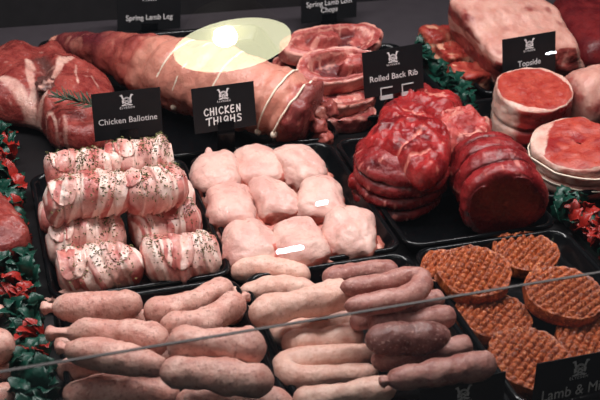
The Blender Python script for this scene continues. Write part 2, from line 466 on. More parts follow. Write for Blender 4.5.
# ------------------------------------------------------------------ stacking of sausages
PLACED = []
def settle(pix, rpx, z0=.004, dzs=None, zmax=.13, slack=.93):
    z = None; zz = 0.0
    while zz < zmax:
        pts = []
        r = 0
        p0 = at(*pix[len(pix)//2], zz+.02); r = rpx*depth(p0)/1000
        for i, (px, py) in enumerate(pix): pts.append(at(px, py, z0 + r + zz + (dzs[i] if dzs else 0)))
        S = catmull(pts, 14)
        ok = True
        for (q, rr) in PLACED:
            lim = (r+rr)*slack
            for s in S:
                if (s-q).length_squared < lim*lim: ok = False; break
            if not ok: break
        if ok: break
        zz += .0015
    for s in S: PLACED.append((s, r))
    return pts, r
def sausage(pix, rpx, mat, label, group, ends=(0, 0), prof=None, dzs=None, seed=0, cut=(None, None)):
    def ext(a, b):
        d = Vector(a)-Vector(b); d = d.normalized()*rpx*.55; return (a[0]+d.x, a[1]+d.y)
    rpx *= 1.10
    pix = list(pix); pix = [ext(pix[0], pix[1])] + pix[1:-1] + [ext(pix[-1], pix[-2])]
    pts, r = settle(pix, rpx, dzs=dzs)
    sd = seed or random.random()*50
    pf = prof or (lambda t: 1.0)
    P2 = lambda t: pf(t)*(1+.07*math.sin(t*7+sd)+.03*math.sin(t*17+sd*2))
    bump = lambda t, th, p: r*.19*fbm(p, 34, sd) + r*.06*fbm(p, 110, sd) - r*.05*abs(noise.noise(p*55+Vector((sd, 0, 0))))
    cap = tuple(c*r if c else (2.1*r if e else 1.25*r) for c, e in zip(cut, ends))
    V, F, T, TH = tube(pts, r, nr=30, ns=22, prof=P2, bump=bump, cap=cap, endp=2.2)
    tint = [0.6*max(0, 1-min(t, 1-t)/.05) for t in T]
    o = obj('sausage', V, F, M[mat], attrs={'tint': tint})
    tag(o, label, 'sausage', group)
    S = catmull(pts, 20)
    for k, e in enumerate(ends):
        if not e: continue
        a, b = (S[0], S[1]) if k == 0 else (S[-1], S[-2])
        d = (a-b).normalized(); L = r*e
        q = [a - d*r*.9, a + d*L*.2, a + d*L*.75 + Vector((0, 0, -.1*L))]
        pr = lambda t: [1.0, .62, .5, .78, .7][min(4, int(t*4.99))] if False else (.95 - .55*math.sin(min(1, t*1.35)*PI/1.35*1.0) if t < .7 else .5+.35*math.sin((t-.7)/.3*PI*.6))
        Vk, Fk, _, _ = tube(q, r*.66, nr=18, ns=14, prof=pr, bump=lambda t, th, p: r*.07*math.sin(th*5+t*3))
        obj_('twisted_end', Vk, Fk, M[mat], o)
    return o
GP = 'pork sausages in the left tray'; GM = 'pale sausages in the middle tray'; GD = 'dark sausages in the middle tray'; GL = 'sausages left of the garnish strip'
taper = lambda a, b: (lambda t: a + (b-a)*t)
# left tray, lower layer first
sausage([(56, 300), (80, 296), (112, 295)], 9, 'pork', 'pork sausage mostly hidden behind the rearmost one, only its left tip showing', GP, (.8, 0))
sausage([(96, 323), (128, 321), (152, 322)], 10, 'pork', 'pork sausage lying low in the gap behind the second sausage of the left stack', GP)
sausage([(63, 370), (90, 371), (140, 374)], 12, 'pork', 'low pork sausage by the garnish peeping out beneath the glass edge', GP)
sausage([(150, 352), (190, 362), (232, 364)], 11, 'pork', 'low pork sausage hidden between the two biggest ones of the left tray', GP)
sausage([(60, 343), (85, 348), (120, 350)], 9, 'pork', 'low pork sausage in the shadow beneath the second one of the left stack', GP)
sausage([(190, 318), (222, 314), (246, 312)], 10, 'pork', 'low pork sausage beneath the forked pair near the middle of the sausages', GP)
sausage([(60, 308), (98, 308), (134, 305)], 14.5, 'pork', 'pork sausage at the back left of its tray, right below the bacon rolls', GP, (.9, 0))
sausage([(153, 314), (188, 304), (224, 288)], 13.5, 'pork', 'pork sausage slanting up to the right below the bacon rolls, upper of two', GP, (0, 0), taper(1.05, .92))
sausage([(168, 325), (204, 322), (236, 303)], 13.5, 'pork', 'curved pork sausage with a fat rounded right end, lower one of the forked pair', GP, (0, .7), taper(.85, 1.12))
sausage([(74, 333), (112, 334), (160, 341)], 15, 'pork', 'pork sausage with a long twisted left end touching the garnish', GP, (1.6, 0), lambda t: .8+.25*math.sin(min(1, t*1.6)*PI/2))
sausage([(74, 350), (110, 356), (158, 366)], 14.5, 'pork', 'pork sausage with a pinched left tip, third from the rear in the left stack', GP, (.8, 0))
sausage([(177, 343), (215, 345), (256, 349)], 17, 'pork', 'thick freckled pork sausage just above the glass edge, left of the pale sausages', GP)
sausage([(72, 394), (115, 394), (170, 393)], 16, 'pork', 'pork sausage at the bottom left under the glass edge, beside the garnish', GP)
sausage([(170, 373), (212, 375), (264, 381)], 16.5, 'pork', 'thick freckled pork sausage just below the glass edge, left of the pale sausages', GP)
sausage([(184, 404), (225, 401), (286, 405)], 15, 'pork', 'pork sausage at the very bottom, half cut off by the frame below the freckled ones', GP)
# middle tray, pale
sausage([(276, 334), (310, 328), (343, 319)], 12, 'paleporl', 'pale sausage tucked under the big slanting one with the cut-off right end', GM)
sausage([(238, 272), (268, 270), (303, 276)], 12, 'paleporl', 'pale sausage at the very back, right under the front row of thighs', GM, (0, 0))
sausage([(248, 291), (278, 289), (312, 294)], 12.5, 'paleporl', 'pale sausage with a knotted left end, second from the back in the middle tray', GM, (.8, 0))
sausage([(290, 345), (322, 341), (355, 337)], 14, 'paleporl', 'pale sausage whose left half the glass edge crosses, above the bent one', GM)
sausage([(372, 352), (335, 357), (298, 360), (284, 368), (298, 377), (330, 376), (372, 373)], 10.5, 'paleporl', 'pale sausage bent back on itself in a U, below the glass edge', GM, (0, 0), lambda t: .85+.3*math.sin(t*PI))
sausage([(258, 315), (296, 305), (338, 295)], 14.5, 'paleporl', 'big pale sausage slanting up to a blunt right end, on top of the pale pile', GM, (0, 0), lambda t: .95+.1*t, cut=(None, .45))
sausage([(300, 401), (345, 394), (388, 388)], 12, 'paleporl', 'pale sausage at the bottom of the frame left of the front sign', GM)
# middle tray, dark
sausage([(330, 280), (360, 273), (392, 271)], 10.5, 'pinkdark', 'pinkish sausage at the back of the dark ones, beside the rim of the tray', GD)
sausage([(346, 287), (380, 284), (408, 276), (421, 283), (407, 296), (380, 303), (350, 306)], 10, 'pinkdark', 'reddish sausage bent into a horseshoe at the back of the dark ones', GD, (0, 0), lambda t: .9+.15*math.sin(t*PI))
sausage([(356, 322), (395, 311), (436, 299)], 9.5, 'pinkdark', 'thin reddish sausage slanting just above the glass edge, beside the burgers', GD, cut=(None, .4))
sausage([(378, 360), (420, 355), (462, 347)], 11.5, 'pinkdark', 'reddish sausage half hidden under the darkest plump one', GD, cut=(None, .4))
sausage([(375, 324), (412, 322), (448, 316)], 11, 'pinkdark', 'sausage at the glass edge lying behind the darkest plump one', GD)
sausage([(374, 340), (410, 338), (442, 335)], 14.5, 'dark', 'darkest plump brown sausage with a glossy right end, on top of the pile', GD)
sausage([(394, 380), (442, 373), (488, 364)], 13, 'pinkdark', 'long reddish sausage directly above the logo sign at the bottom', GD, (.7, 0))
# left of the garnish
sausage([(-45, 318), (-20, 313), (0, 311)], 8, 'pork', 'sausage tip at the left edge below the red lamb piece, uppermost there', GL)
sausage([(-40, 380), (-15, 375), (12, 368)], 9.5, 'pork', 'small sausage tip under the big one at the left edge', GL)
sausage([(-50, 352), (-18, 350), (4, 345)], 18, 'pork', 'big pale sausage end at the left edge beside the green garnish', GL)
sausage([(-40, 402), (-12, 398), (8, 394)], 14, 'pork', 'sausage end in the bottom left corner below the glass edge', GL)

# ------------------------------------------------------------------ chicken thighs
TH = [(217, 178, 'back left thigh with a pointed flap of skin on top'), (258, 170, 'middle thigh of the back row'), (299, 171, 'back right thigh, nearest the string-tied leg'),
      (231, 211, 'left thigh of the middle row'), (274, 203, 'centre thigh, with a dark fold at its foot'), (321, 205, 'right thigh of the middle row, with a white glint'),
      (250, 246, 'front left thigh, beside the bacon rolls'), (299, 246, 'middle thigh of the front row, crossed by a white streak'), (350, 237, 'front right thigh in the corner of the tray')]
for i, (px, py, lab) in enumerate(TH):
    c = at(px, py, .024); sd = i*5.3+2
    s = depth(c)/1000; a = .0325; b = .041
    yaw = (-.25, .05, .2, -.1, .0, -.25, .1, -.05, -.2)[i]
    Rm = Matrix.Rotation(yaw, 3, 'Z') @ Matrix.Rotation(.17, 3, 'X')
    def fn(d):
        e = .70
        q = Vector((sgnpow(d.x, e)*a, sgnpow(d.y, e)*b, sgnpow(d.z, .8)*.026))
        q.x *= 1 + .10*math.sin(d.y*2+sd) - .07*d.y; q.z *= 1 - .10*d.y + .14*d.x*math.sin(sd); q.z -= .004*max(0, d.z)*math.exp(-((q.x-.008*math.sin(sd*2)+q.y*.3*math.cos(sd))/.006)**2)*(.5+.5*math.sin(sd*3))
        if d.z < .1: q.x *= 1 - .10*(.1-d.z); q.y *= 1-.08*(.1-d.z)
        q += d*(.0065*noise.fractal(q*20+Vector((sd, sd, 0)), 1, 2, 3) + .0012*noise.fractal(q*90+Vector((sd, 0, sd)), 1, 2, 3))
        low = ss(-d.z, -.30, .1)
        q += d*low*.0028*math.sin(14*math.atan2(d.y, d.x)+4*fbm(q, 30, sd))
        q.z = max(q.z, -.0185)
        q = c + Rm @ q; q.z = max(q.z, .0035); return q
    V, F, D = ico(fn, 5)
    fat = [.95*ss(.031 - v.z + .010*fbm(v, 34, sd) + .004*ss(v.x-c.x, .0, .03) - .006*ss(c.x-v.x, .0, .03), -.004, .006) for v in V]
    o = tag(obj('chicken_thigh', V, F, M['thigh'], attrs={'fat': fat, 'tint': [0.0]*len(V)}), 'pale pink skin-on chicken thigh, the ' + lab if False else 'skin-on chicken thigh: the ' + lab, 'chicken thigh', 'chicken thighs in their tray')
    # folded flesh at the foot
    fpts = [c + Rm @ Vector((-a*.78, -b*.86, -.009)), c + Rm @ Vector((-a*.1, -b*1.0, -.007)), c + Rm @ Vector((a*.74, -b*.92, -.008)), c + Rm @ Vector((a*1.02, -b*.30, -.006)), c + Rm @ Vector((a*.99, b*.15, -.009))]
    Vf, Ff, Tf, _ = tube(fpts, .0115, nr=40, ns=14, prof=lambda t: .55+.45*math.sin(t*PI)+.25*noise.noise(Vector((t*9, sd, 0))), bump=lambda t, th, p: .0045*fbm(p, 75, sd))
    Vf = [Vector((v.x, v.y, max(v.z, .0035))) for v in Vf]
    obj_('folded_flesh', Vf, Ff, M['flesh'], o, attrs={'fat': [.3+.3*noise.noise(v*60) for v in Vf], 'tint': [.3+.5*noise.noise(v*45) for v in Vf]})
    if i == 0:
        tp = at(214, 160, .040)
        Vt, Ft, _, _ = tube([c + Vector((-.002, .024, .012)), c + Vector((-.002, .036, .016)), c + Vector((-.001, .046, .022))], .012, nr=14, ns=12, prof=lambda t: 1-.75*t, flat=.6)
        obj_('skin_flap', Vt, Ft, M['thigh'], o, attrs={'fat': [0.1]*len(Vt), 'tint': [0.]*len(Vt)})

# ------------------------------------------------------------------ bacon-wrapped chicken rolls
def ballotine(px, py, z, L, R, label, yaw=.0, flaps=((.25, 60, .016),), seed=0, herb=1.0):
    c = at(px, py, z); ax = Vector((math.cos(yaw), math.sin(yaw), 0)); sd = seed
    P = [c - ax*L/2, c - ax*L*.2 + Vector((0, 0, .001)), c + ax*L*.2 + Vector((0, 0, .001)), c + ax*L/2]
    def bump(t, th, p):
        x = t*5.2 + .25*math.sin(th+sd) + .12*math.sin(2*th+sd*2)
        saw = (x % 1.0)
        edge = .0034*(1-saw) if saw > .06 else .0034*saw/.06
        return edge + .0075*fbm(p, 22, sd) + .0014*fbm(p, 90, sd) - .0015
    V, F, T, TH_ = tube(P, R, nr=64, ns=36, prof=lambda t: .93+.09*math.sin(t*PI)+.02*math.sin(t*19+sd), cap=(R*.55, R*.55), bump=bump, flat=.96)
    endt = [max(0, 1-min(t, 1-t)/.012) for t in T]
    root = tag(empty('bacon_wrapped_chicken_roll', Vector((c.x, c.y, z-R))), label, 'chicken roll', 'bacon wrapped chicken rolls')
    band = [t*L*(1+.0) + .01*math.sin(th+sd) + sd*.37 for t, th in zip(T, TH_)]
    obj_('bacon_wrap', V, F, M['bacon'], root, attrs={'band': band, 'tint': endt})
    b = Vector((0, 0, 1)).cross(ax); n = Vector((0, 0, 1))
    # surface sampler
    def surf(t, th, off=0):
        p = c + ax*(t-.5)*L; dv = n*math.sin(th)*.96 + ax.cross(n)*math.cos(th)
        r = R*(.93+.09*math.sin(t*PI)+.02*math.sin(t*19+sd)); q = p + dv*r
        return q + dv*(bump(t, th, q)+off), dv
    for (t0, deg, hw) in flaps:
        # a rasher's rounded tail lying over the front of the roll; ax x n points to the viewer (-y)
        Vf = []; nx, ny = 12, 14; bandf = []
        for lay in (0.0030, .0006):
            for i in range(ny+1):
                u = i/ny; w = hw*(math.sqrt(max(0, 1-u**3.2)))+.0006
                for j in range(nx+1):
                    s = (j/nx*2-1)*w
                    th = math.radians(95-deg*(u)) 
                    q, dv = surf(max(.02, min(.98, t0+s/L)), th, lay*(1-.5*u)+.0009*math.sin(s*400+u*5))
                    Vf.append(q); bandf.append(sd + s*1.0+u*.01+.3)
        Ff = []; W = nx+1; off = (ny+1)*W
        for i in range(ny):
            for j in range(nx):
                a = i*W+j; Ff.append((a, a+1, a+W+1, a+W)); Ff.append((a+off, a+W+off, a+W+1+off, a+1+off))
        for i in range(ny):
            for j0 in (0, nx):
                a = i*W+j0; Ff.append((a, a+W, a+W+off, a+off))
        for j in range(nx):
            for i0 in (0, ny):
                a = i0*W+j; Ff.append((a, a+1, a+1+off, a+off))
        obj_('bacon_flap', Vf, Ff, M['bacon'], root, attrs={'band': bandf, 'tint': [.25]*len(Vf)})
    # herbs scattered on the upper side
    rnd = random.Random(int(sd*100)); parts = []
    patch = [(rnd.uniform(.15, .85), rnd.uniform(55, 115)) for _ in range(4)]
    k = 0
    while k < int(330*herb):
        if rnd.random() < .75:
            ct, cd = rnd.choice(patch); t = rnd.gauss(ct, .11); th = math.radians(rnd.gauss(cd, 22))
        else: t = rnd.uniform(.08, .92); th = math.radians(rnd.gauss(80, 35))
        k += 1
        if not (.04 < t < .96) or th < -.1 or th > 2.6: continue
        q, dv = surf(t, th, .0012 if rnd.random() < .8 else .0032)
        u = dv.orthogonal().normalized(); u = Matrix.Rotation(rnd.uniform(0, 6.28), 3, dv) @ u; w = dv.cross(u)
        l = rnd.uniform(.0009, .0023); wd = rnd.uniform(.0004, .0010)
        pts = [q+u*l, q+w*wd, q-u*l, q-w*wd, q+dv*wd*1.2]
        parts.append((pts, [(0, 1, 4), (1, 2, 4), (2, 3, 4), (3, 0, 4), (3, 2, 1, 0)]))
    if parts:
        Vh, Fh = join(parts); h = obj_('herb_seasoning', Vh, Fh, M['herb'], root, smooth=False); h['kind'] = 'stuff'
    return root
BZ = .032; R0 = .029
ballotine(75, 214, BZ, .088, .027, 'bottom-layer bacon-wrapped roll whose end peeps out below the upper left pair', .02, (), 1.7, .2)
ballotine(160, 202, BZ, .085, .027, 'bottom-layer bacon-wrapped chicken roll hidden beneath the upper right pair', .02, (), 2.9, .2)
ballotine(86, 241, BZ, .092, R0, 'lower bacon-wrapped roll lying in the shade just in front of the upper left pair', .02, ((.2, 55, .014),), 3.3)
ballotine(166, 227, BZ, .086, R0, 'lower bacon-wrapped roll between the front right roll and the upper right pair', .10, ((.55, 45, .016),), 4.1)
ballotine(100, 269, BZ, .096, R0+.001, 'front left bacon-wrapped roll, right above the pork sausages', .03, ((.16, 75, .017), (.72, 50, .012)), 5.9)
ballotine(181, 258, BZ, .090, R0+.001, 'front right bacon-wrapped roll with a wide striped rasher over its middle', .06, ((.42, 85, .019),), 6.4)
ballotine(78, 172, .083, .078, .026, 'upper bacon-wrapped roll at the back left with a round pale flap', .03, ((.28, 60, .014),), 7.2, 1.3)
ballotine(138, 160, .083, .084, .028, 'topmost bacon-wrapped roll at the back right, under its name sign', .06, ((.3, 55, .012),), 8.8, 1.5)
ballotine(88, 198, .080, .102, R0, 'upper front-left bacon-wrapped roll with a tongue-shaped pale flap and white bands', .03, ((.22, 75, .015),), 9.5)
ballotine(155, 190, .080, .078, R0+.001, 'upper front-right bacon-wrapped roll, nearest the back left thigh', .06, ((.12, 45, .012),), 10.6, 1.1)

# ------------------------------------------------------------------ burgers
def burger(px, py, zt, R, th, label, tilt=(0, 0), seed=0):
    CUT = []; c = at(px, py, zt); Rm = Matrix.Rotation(tilt[0], 3, 'X') @ Matrix.Rotation(tilt[1], 3, 'Y')
    V = []; F = []; nr, ns = 60, 190
    prof = []
    for i in range(nr+1):
        prof.append((i/nr*.96, 0.0))
    prof += [(.985, -.06), (1.0, -.2), (1.005, -.45), (1.0, -.75), (.97, -.95), (.9, -1.0)]
    g = .0080; ga = .62+.16*math.sin(seed*3); ca, sa = math.cos(ga), math.sin(ga)
    for (r, z) in prof:
        for j in range(ns):
            a = 2*PI*j/ns; wob = 1+.03*math.sin(2*a+seed)+.02*math.sin(5*a+seed*2)
            x, y = r*R*wob*math.cos(a), r*R*wob*math.sin(a)
            zz = z*th
            p = Vector((x, y, zz))
            if z == 0.0:
                u = x*ca+y*sa + .0008*noise.noise(p*90); v = -x*sa+y*ca+ .0008*noise.noise(p*90+Vector((5, 5, 5)))
                w = min(1, (1-r)*14)
                gr = max(1-abs(((u/g) % 1)-.5)*2, 0); gr2 = max(1-abs(((v/g) % 1)-.5)*2, 0)
                cut = 1-(max(0, 1-gr**2.2)*max(0, 1-gr2**2.2))**.6; CUT.append(cut*w)
                p.z += (.0016 - .0056*cut)*w - .004*r**6
            f_ = fbm(p, 120, seed)
            p += Vector((x, y, 0)).normalized()*(.0016*f_ if r > .9 else 0) + Vector((0, 0, .0011*f_)) if r > .001 else Vector()
            V.append(c + Rm @ p)
    N = len(prof)
    for i in range(N-1):
        for j in range(ns):
            a = i*ns+j; b = i*ns+(j+1) % ns; F.append((a, b, b+ns, a+ns))
    F.append(tuple((N-1)*ns+j for j in range(ns)))
    return tag(obj('burger_patty', V, F, M['burger']), label, 'burger', 'burger patties in their tray')
TK = .019
burger(527, 249, .024, .041, TK, 'orange scored burger patty at the rear corner of its tray', (.05, .02), 1.0)
burger(455, 268, .026, .040, TK, 'burger patty at the left under the topmost one, only its left rim showing', (.05, .1), 2.2)
burger(494, 312, .025, .042, TK, 'shaded burger patty in the middle, under the topmost one and crossed by the glass edge', (.03, 0), 3.1)
burger(596, 340, .024, .042, TK, 'burger patty at the right edge behind the lamb sign', (.03, 0), 4.5)
burger(531, 356, .025, .046, TK, 'nearest burger patty, just left of the lamb sign', (.06, .02), 5.2)
burger(475, 269, .046, .043, TK, 'topmost burger patty at the back left, resting on another', (.10, -.06), 6.7)
burger(566, 290, .045, .0455, TK, 'burger patty at the right resting on others, cut by the glass edge', (.09, .04), 7.9)

# ------------------------------------------------------------------ rolled beef
def crease(p, f, seed=0): return -abs(noise.noise(Vector(p)*f + Vector((seed*1.9, seed, -seed))))
def beef_tube(name, P, R, mat, label, nb, cap, seed, prof=None, face=None, up=None, amp=.16, cat='beef joint'):
    xs = lambda t, th: t*nb + .16*noise.noise(Vector((math.cos(th)*1.3, math.sin(th)*1.3, seed))) 
    strk = lambda t, th: noise.noise(Vector((math.cos(th)*9, math.sin(th)*9, t*nb*.9+seed)))*.6 + noise.noise(Vector((math.cos(th)*22, math.sin(th)*22, t*nb*1.6+seed)))*.4
    def bump(t, th, p):
        f = abs(math.sin(xs(t, th)*PI)); seg = math.floor(xs(t, th))
        big = .5+noise.noise(Vector((seg*3.3, seed, math.cos(th)*.8)))
        return R*amp*(f**.45-.85)*(.6+.7*big) + R*.09*fbm(p, 17, seed) + R*.035*strk(t, th)*f + R*.02*fbm(p, 90, seed)
    V, F, T, TH_ = tube(P, R, nr=120, ns=90, prof=prof, cap=cap, bump=bump, up=up, inner=10)
    tint = [0.]*len(V); fat = [0.]*len(V)
    for i, v in enumerate(V):
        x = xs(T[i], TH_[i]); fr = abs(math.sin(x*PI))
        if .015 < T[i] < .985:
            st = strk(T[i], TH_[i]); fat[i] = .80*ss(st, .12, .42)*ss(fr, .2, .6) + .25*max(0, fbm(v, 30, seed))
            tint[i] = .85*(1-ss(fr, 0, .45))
        elif face and T[i] <= .015: tint[i] = .55+.3*fbm(v, 30, 2)
    return tag(obj(name, V, F, M[mat], attrs={'fat': fat, 'tint': tint}), label, cat, 'rolled beef joints')
def lumpy(name, outpx, z, zb, H, mat, label, seed, parent=None, nz=.012, lines=(), drop=0, n=110, nr=44, grp='rolled beef joints', edge=.4, cr=.010):
    out = [at(x, y, z) for x, y in outpx]
    L = [[(lambda q: Vector((q.x, q.y, 0)))(at(x, y, z+.02)) for x, y in l] for l in lines]
    def top(w): return cr*(crease(w, 30, seed)+.25) + .4*cr*(crease(w, 70, seed+2)+.2) - sum(.004*max(0, 1-segdist(w, l)/.007) for l in L)
    V, F, RH = inflate([Vector((p.x, p.y, 0)) for p in out], zb, H, n=n, nr=nr, p=2.8, nz=nz, nsc=26, seed=seed, edge=edge, topfn=top)
    if drop:
        ym = sum(v.y for v in V)/len(V); V = [Vector((v.x, v.y, v.z - drop*(max(0, r-.78)/.22)**1.6*(1 if v.y < ym else .45))) for v, r in zip(V, RH)]
    fat = [max([.95*max(0, 1-segdist(Vector((v.x, v.y, 0)), l)/.0036) for l in L] + [0.7*ss(fbm(v, 34, seed+4), .42, .7)]) for v in V]
    tint = [.8*ss(fbm(v, 26, seed+1), .1, .5) for v in V]
    o = obj_(name, V, F, M[mat], parent, attrs={'fat': fat, 'tint': tint})
    if parent is None: tag(o, label, 'beef joint', grp)
    return o
bl = at(403, 216, .004)
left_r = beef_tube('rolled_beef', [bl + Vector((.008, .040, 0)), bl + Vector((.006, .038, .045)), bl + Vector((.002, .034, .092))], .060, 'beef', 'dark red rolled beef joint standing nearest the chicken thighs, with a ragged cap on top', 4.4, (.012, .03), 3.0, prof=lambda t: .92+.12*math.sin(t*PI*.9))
lumpy('ragged_cap', [(364, 138), (374, 126), (392, 121), (412, 119), (434, 122), (447, 131), (452, 145), (449, 160), (440, 172), (426, 178), (410, 170), (394, 160), (378, 151), (366, 147)], .088, .070, .040, 'beefbright', None, 4, left_r, lines=([(372, 140), (390, 150), (410, 140), (418, 132)], [(398, 158), (412, 150), (436, 146)]), drop=.005)
kn = at(354, 184, .035)
Vk, Fk, _, _ = tube([kn + Vector((.024, .02, -.004)), kn + Vector((.006, .006, .0)), kn + Vector((-.006, .0, -.004))], .012, nr=14, ns=16, bump=lambda t, th, p: .004*fbm(p, 50, 1))
obj_('end_lump', Vk, Fk, M['beefbright'], left_r, attrs={'fat': [.3+.3*fbm(v, 60) for v in Vk], 'tint': [0.]*len(Vk)})
fr = at(505, 207, .054)
dirb = (at(470, 130, .055) - fr); dirb.z = 0; Lb = .125; dirb = dirb.normalized()
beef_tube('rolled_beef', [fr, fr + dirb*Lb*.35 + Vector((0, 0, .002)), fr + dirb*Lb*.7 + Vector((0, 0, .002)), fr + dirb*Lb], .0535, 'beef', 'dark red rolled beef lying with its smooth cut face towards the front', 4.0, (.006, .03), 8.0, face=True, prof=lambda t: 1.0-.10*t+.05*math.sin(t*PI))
lumpy('beef_piece', [(428, 130), (438, 116), (455, 111), (474, 112), (490, 122), (492, 138), (478, 148), (458, 152), (440, 150)], .065, .035, .05, 'beefpale', 'paler lumpy beef piece with pinkish fat behind the lying rolled joint', 6, lines=([(445, 122), (462, 128), (482, 128)],))
lumpy('beef_slab', [(378, 124), (381, 106), (390, 95), (408, 89), (430, 88), (450, 94), (464, 104), (460, 118), (440, 126), (410, 132), (390, 134)], .058, .030, .046, 'beefbright', 'loose red beef slab lying behind the standing rolled joint, below its name sign', 7, lines=([(400, 104), (418, 112), (444, 108)],))

# ------------------------------------------------------------------ topside joints
def topside(px, py, zt, R, label, seed, tiltv, sidefat, rim=(.90, .95), tan=None):
    c = at(px, py, zt); n = Vector((tiltv[0], tiltv[1], 1)).normalized()
    b0 = Vector((c.x - n.x*zt*.6, c.y + .0, .004))
    def bump(t, th, p): return R*.06*fbm(p, 14, seed) + R*.03*fbm(p, 50, seed) - R*.06*(math.exp(-((t-.42)/.05)**2)) - R*.05*math.exp(-((t-.75)/.05)**2)*sidefat + R*.06*math.sin(2*th+seed)
    V, F, T, TH_ = tube([b0, b0.lerp(c, .5), c], R, nr=60, ns=80, cap=(.015, .007), bump=bump, up=Vector((0, -1, 0)), inner=16)
    fat = []; tint = []; W = []
    for v, t in zip(V, T):
        d = Vector((v.x-c.x, v.y-c.y, 0)); rr = d.length/R; k = ss(v.z, zt*.35, zt)
        ang = math.atan2(d.y, d.x)
        v = v + Vector((0, 0, (n.x*-(v.x-c.x) - n.y*(v.y-c.y))*k))
        if t > .975:
            v.z += .0035*fbm(v, 26, seed) + .002*crease(v, 60, seed)
            f = ss(rr + .06*fbm(v, 16, seed), *rim)
            if tan: f = max(f, .62*ss(math.cos(ang-tan[0])*rr + .06*fbm(v, 24, seed), tan[1], tan[1]+.05))
            fat.append(f); tint.append(.75*ss(fbm(v, 24, seed+3), .2, .55))
        else:
            side = ss(math.cos(ang-2.6), -.1, .6); fat.append(max(sidefat*(.75+.5*fbm(v, 20, 3)), .85*side, ss(t, .9, .96)*.8)); tint.append(.8*(1-side)*(1-sidefat))
        W.append(v)
    return tag(obj('topside_joint', W, F, M['topside'], attrs={'fat': fat, 'tint': tint}), label, 'beef joint', 'topside joints at right'), c, R, W
t1, c1, r1, W1 = topside(534, 87, .080, .0605, 'round topside joint with white fat rim standing right below its own sign', 3, (-.03, -.10), .0)
t2, c2, r2, W2_ = topside(579, 142, .066, .0625, 'round tied topside joint at the right edge, nearest the green and red garnish', 6, (-.10, -.08), .55, tan=(2.5, .62))
for zz in (.024, .044):
    ring = []
    for k in range(41):
        a = 2*PI*k/40; near = max((v for v in W2_ if abs(v.z-zz) < .006), key=lambda v: (v.x-c2.x)*math.cos(a)+(v.y-c2.y)*math.sin(a))
        ring.append(Vector((near.x+.0012*math.cos(a), near.y+.0012*math.sin(a), zz)))
    V, F, _, _ = tube(ring, .0012, nr=120, ns=6)
    obj_('string', V, F, M['string'], t2)
cR = at(597, 97, .046)
V, F, T, TH_ = tube([cR + Vector((-.055, -.01, -.004)), cR, cR + Vector((.10, .03, 0))], .047, nr=50, ns=40, cap=(.03, .03), bump=lambda t, th, p: .006*fbm(p, 18, 2)-.006*(math.exp(-((t-.35)/.03)**2)+math.exp(-((t-.65)/.03)**2)))
tag(obj('rolled_joint', V, F, M['loin'], attrs={'fat': [.62+.5*fbm(v, 14, 5) for v in V], 'tint': [0.]*len(V)}), 'pale fatty rolled joint at the right edge behind the two topsides', 'beef joint')

# ------------------------------------------------------------------ fat-topped joint, ribs and dark beef at the back right
cl = Vector((.872, 1.395, .048))
V, F, D = superbox(cl, (.090, .080, .047), .12, .24, .009, 16, 3, 6)
Ri = Matrix.Rotation(-.12, 3, 'Z')
fat = []; tint = []
for v in V:
    q = Ri @ (v-cl); zz = q.z/.047; ex = q.x/.090
    top = ss(zz + .12*fbm(q, 20, 1), .62, .85)*(.80+.5*fbm(q, 26, 6))
    lay = .9*ss(math.sin(q.z*130+q.y*22+q.x*14+2.2*fbm(q, 14, 3)), .0, .6) if ex < .85 else .0
    rim = ss(max(abs(q.y/.080), zz), .80, .86) if ex > .85 else 0
    if q.y/.080 < -.84 and zz < .97: rim = .95*ss(max(ex, zz + .05*fbm(q, 20, 2)), .74, .82); lay = 0; top = 0
    fat.append(max(top, lay*.8, rim)); tint.append(.8 if zz > .7 and fbm(q, 16, 8) > .3 else (.5 if ex > .85 else 0))
V = [Vector((v.x - v.z*.38 + .008, v.y - v.z*.22, v.z + ss(v.z, .0, .09)*((v.y-cl.y)*.34 + .012))) for v in V]
joint = tag(obj('fat_topped_joint', V, F, M['loin'], attrs={'fat': fat, 'tint': tint}), 'large joint with a pale fat top behind the topside sign', 'beef joint')
for i, (px, py, z, lab) in enumerate(((470, 78, .02, 'lowest rib piece, nearest the topside joint'), (456, 58, .027, 'middle rib piece of the three beside the big joint'), (440, 40, .034, 'rearmost rib piece of the three beside the big joint'))):
    c = at(px, py, z)
    V, F, D = superbox(c, (.034, .024, .0185), .22, .26, .008, 26, i*3+1, 5, (.12, .10))
    fat = [max(0, .9*ss(math.sin((v.z-c.z)*210+1.2+fbm(v, 26, i)*3), .2, .8)) for v in V]
    tag(obj('rib_piece', V, F, M['rib'], attrs={'fat': fat, 'tint': [0.]*len(V)}), 'bright red and fatty ' + lab, 'rib', 'rib pieces beside the big joint')
db = [at(x, y, .015) for x, y in ((548, 20), (565, 12), (600, 14), (640, 30), (650, 60), (610, 66), (575, 60))]
V, F, RH = inflate([Vector((p.x, p.y, 0)) for p in db], .0, .07, seed=3, edge=.5, nz=.008)
tag(obj('dark_beef', V, F, M['darkbeef'], attrs={'fat': [0.]*len(V), 'tint': [0.]*len(V)}), 'large dark red beef cut at the far right behind the fat-topped joint', 'beef joint')

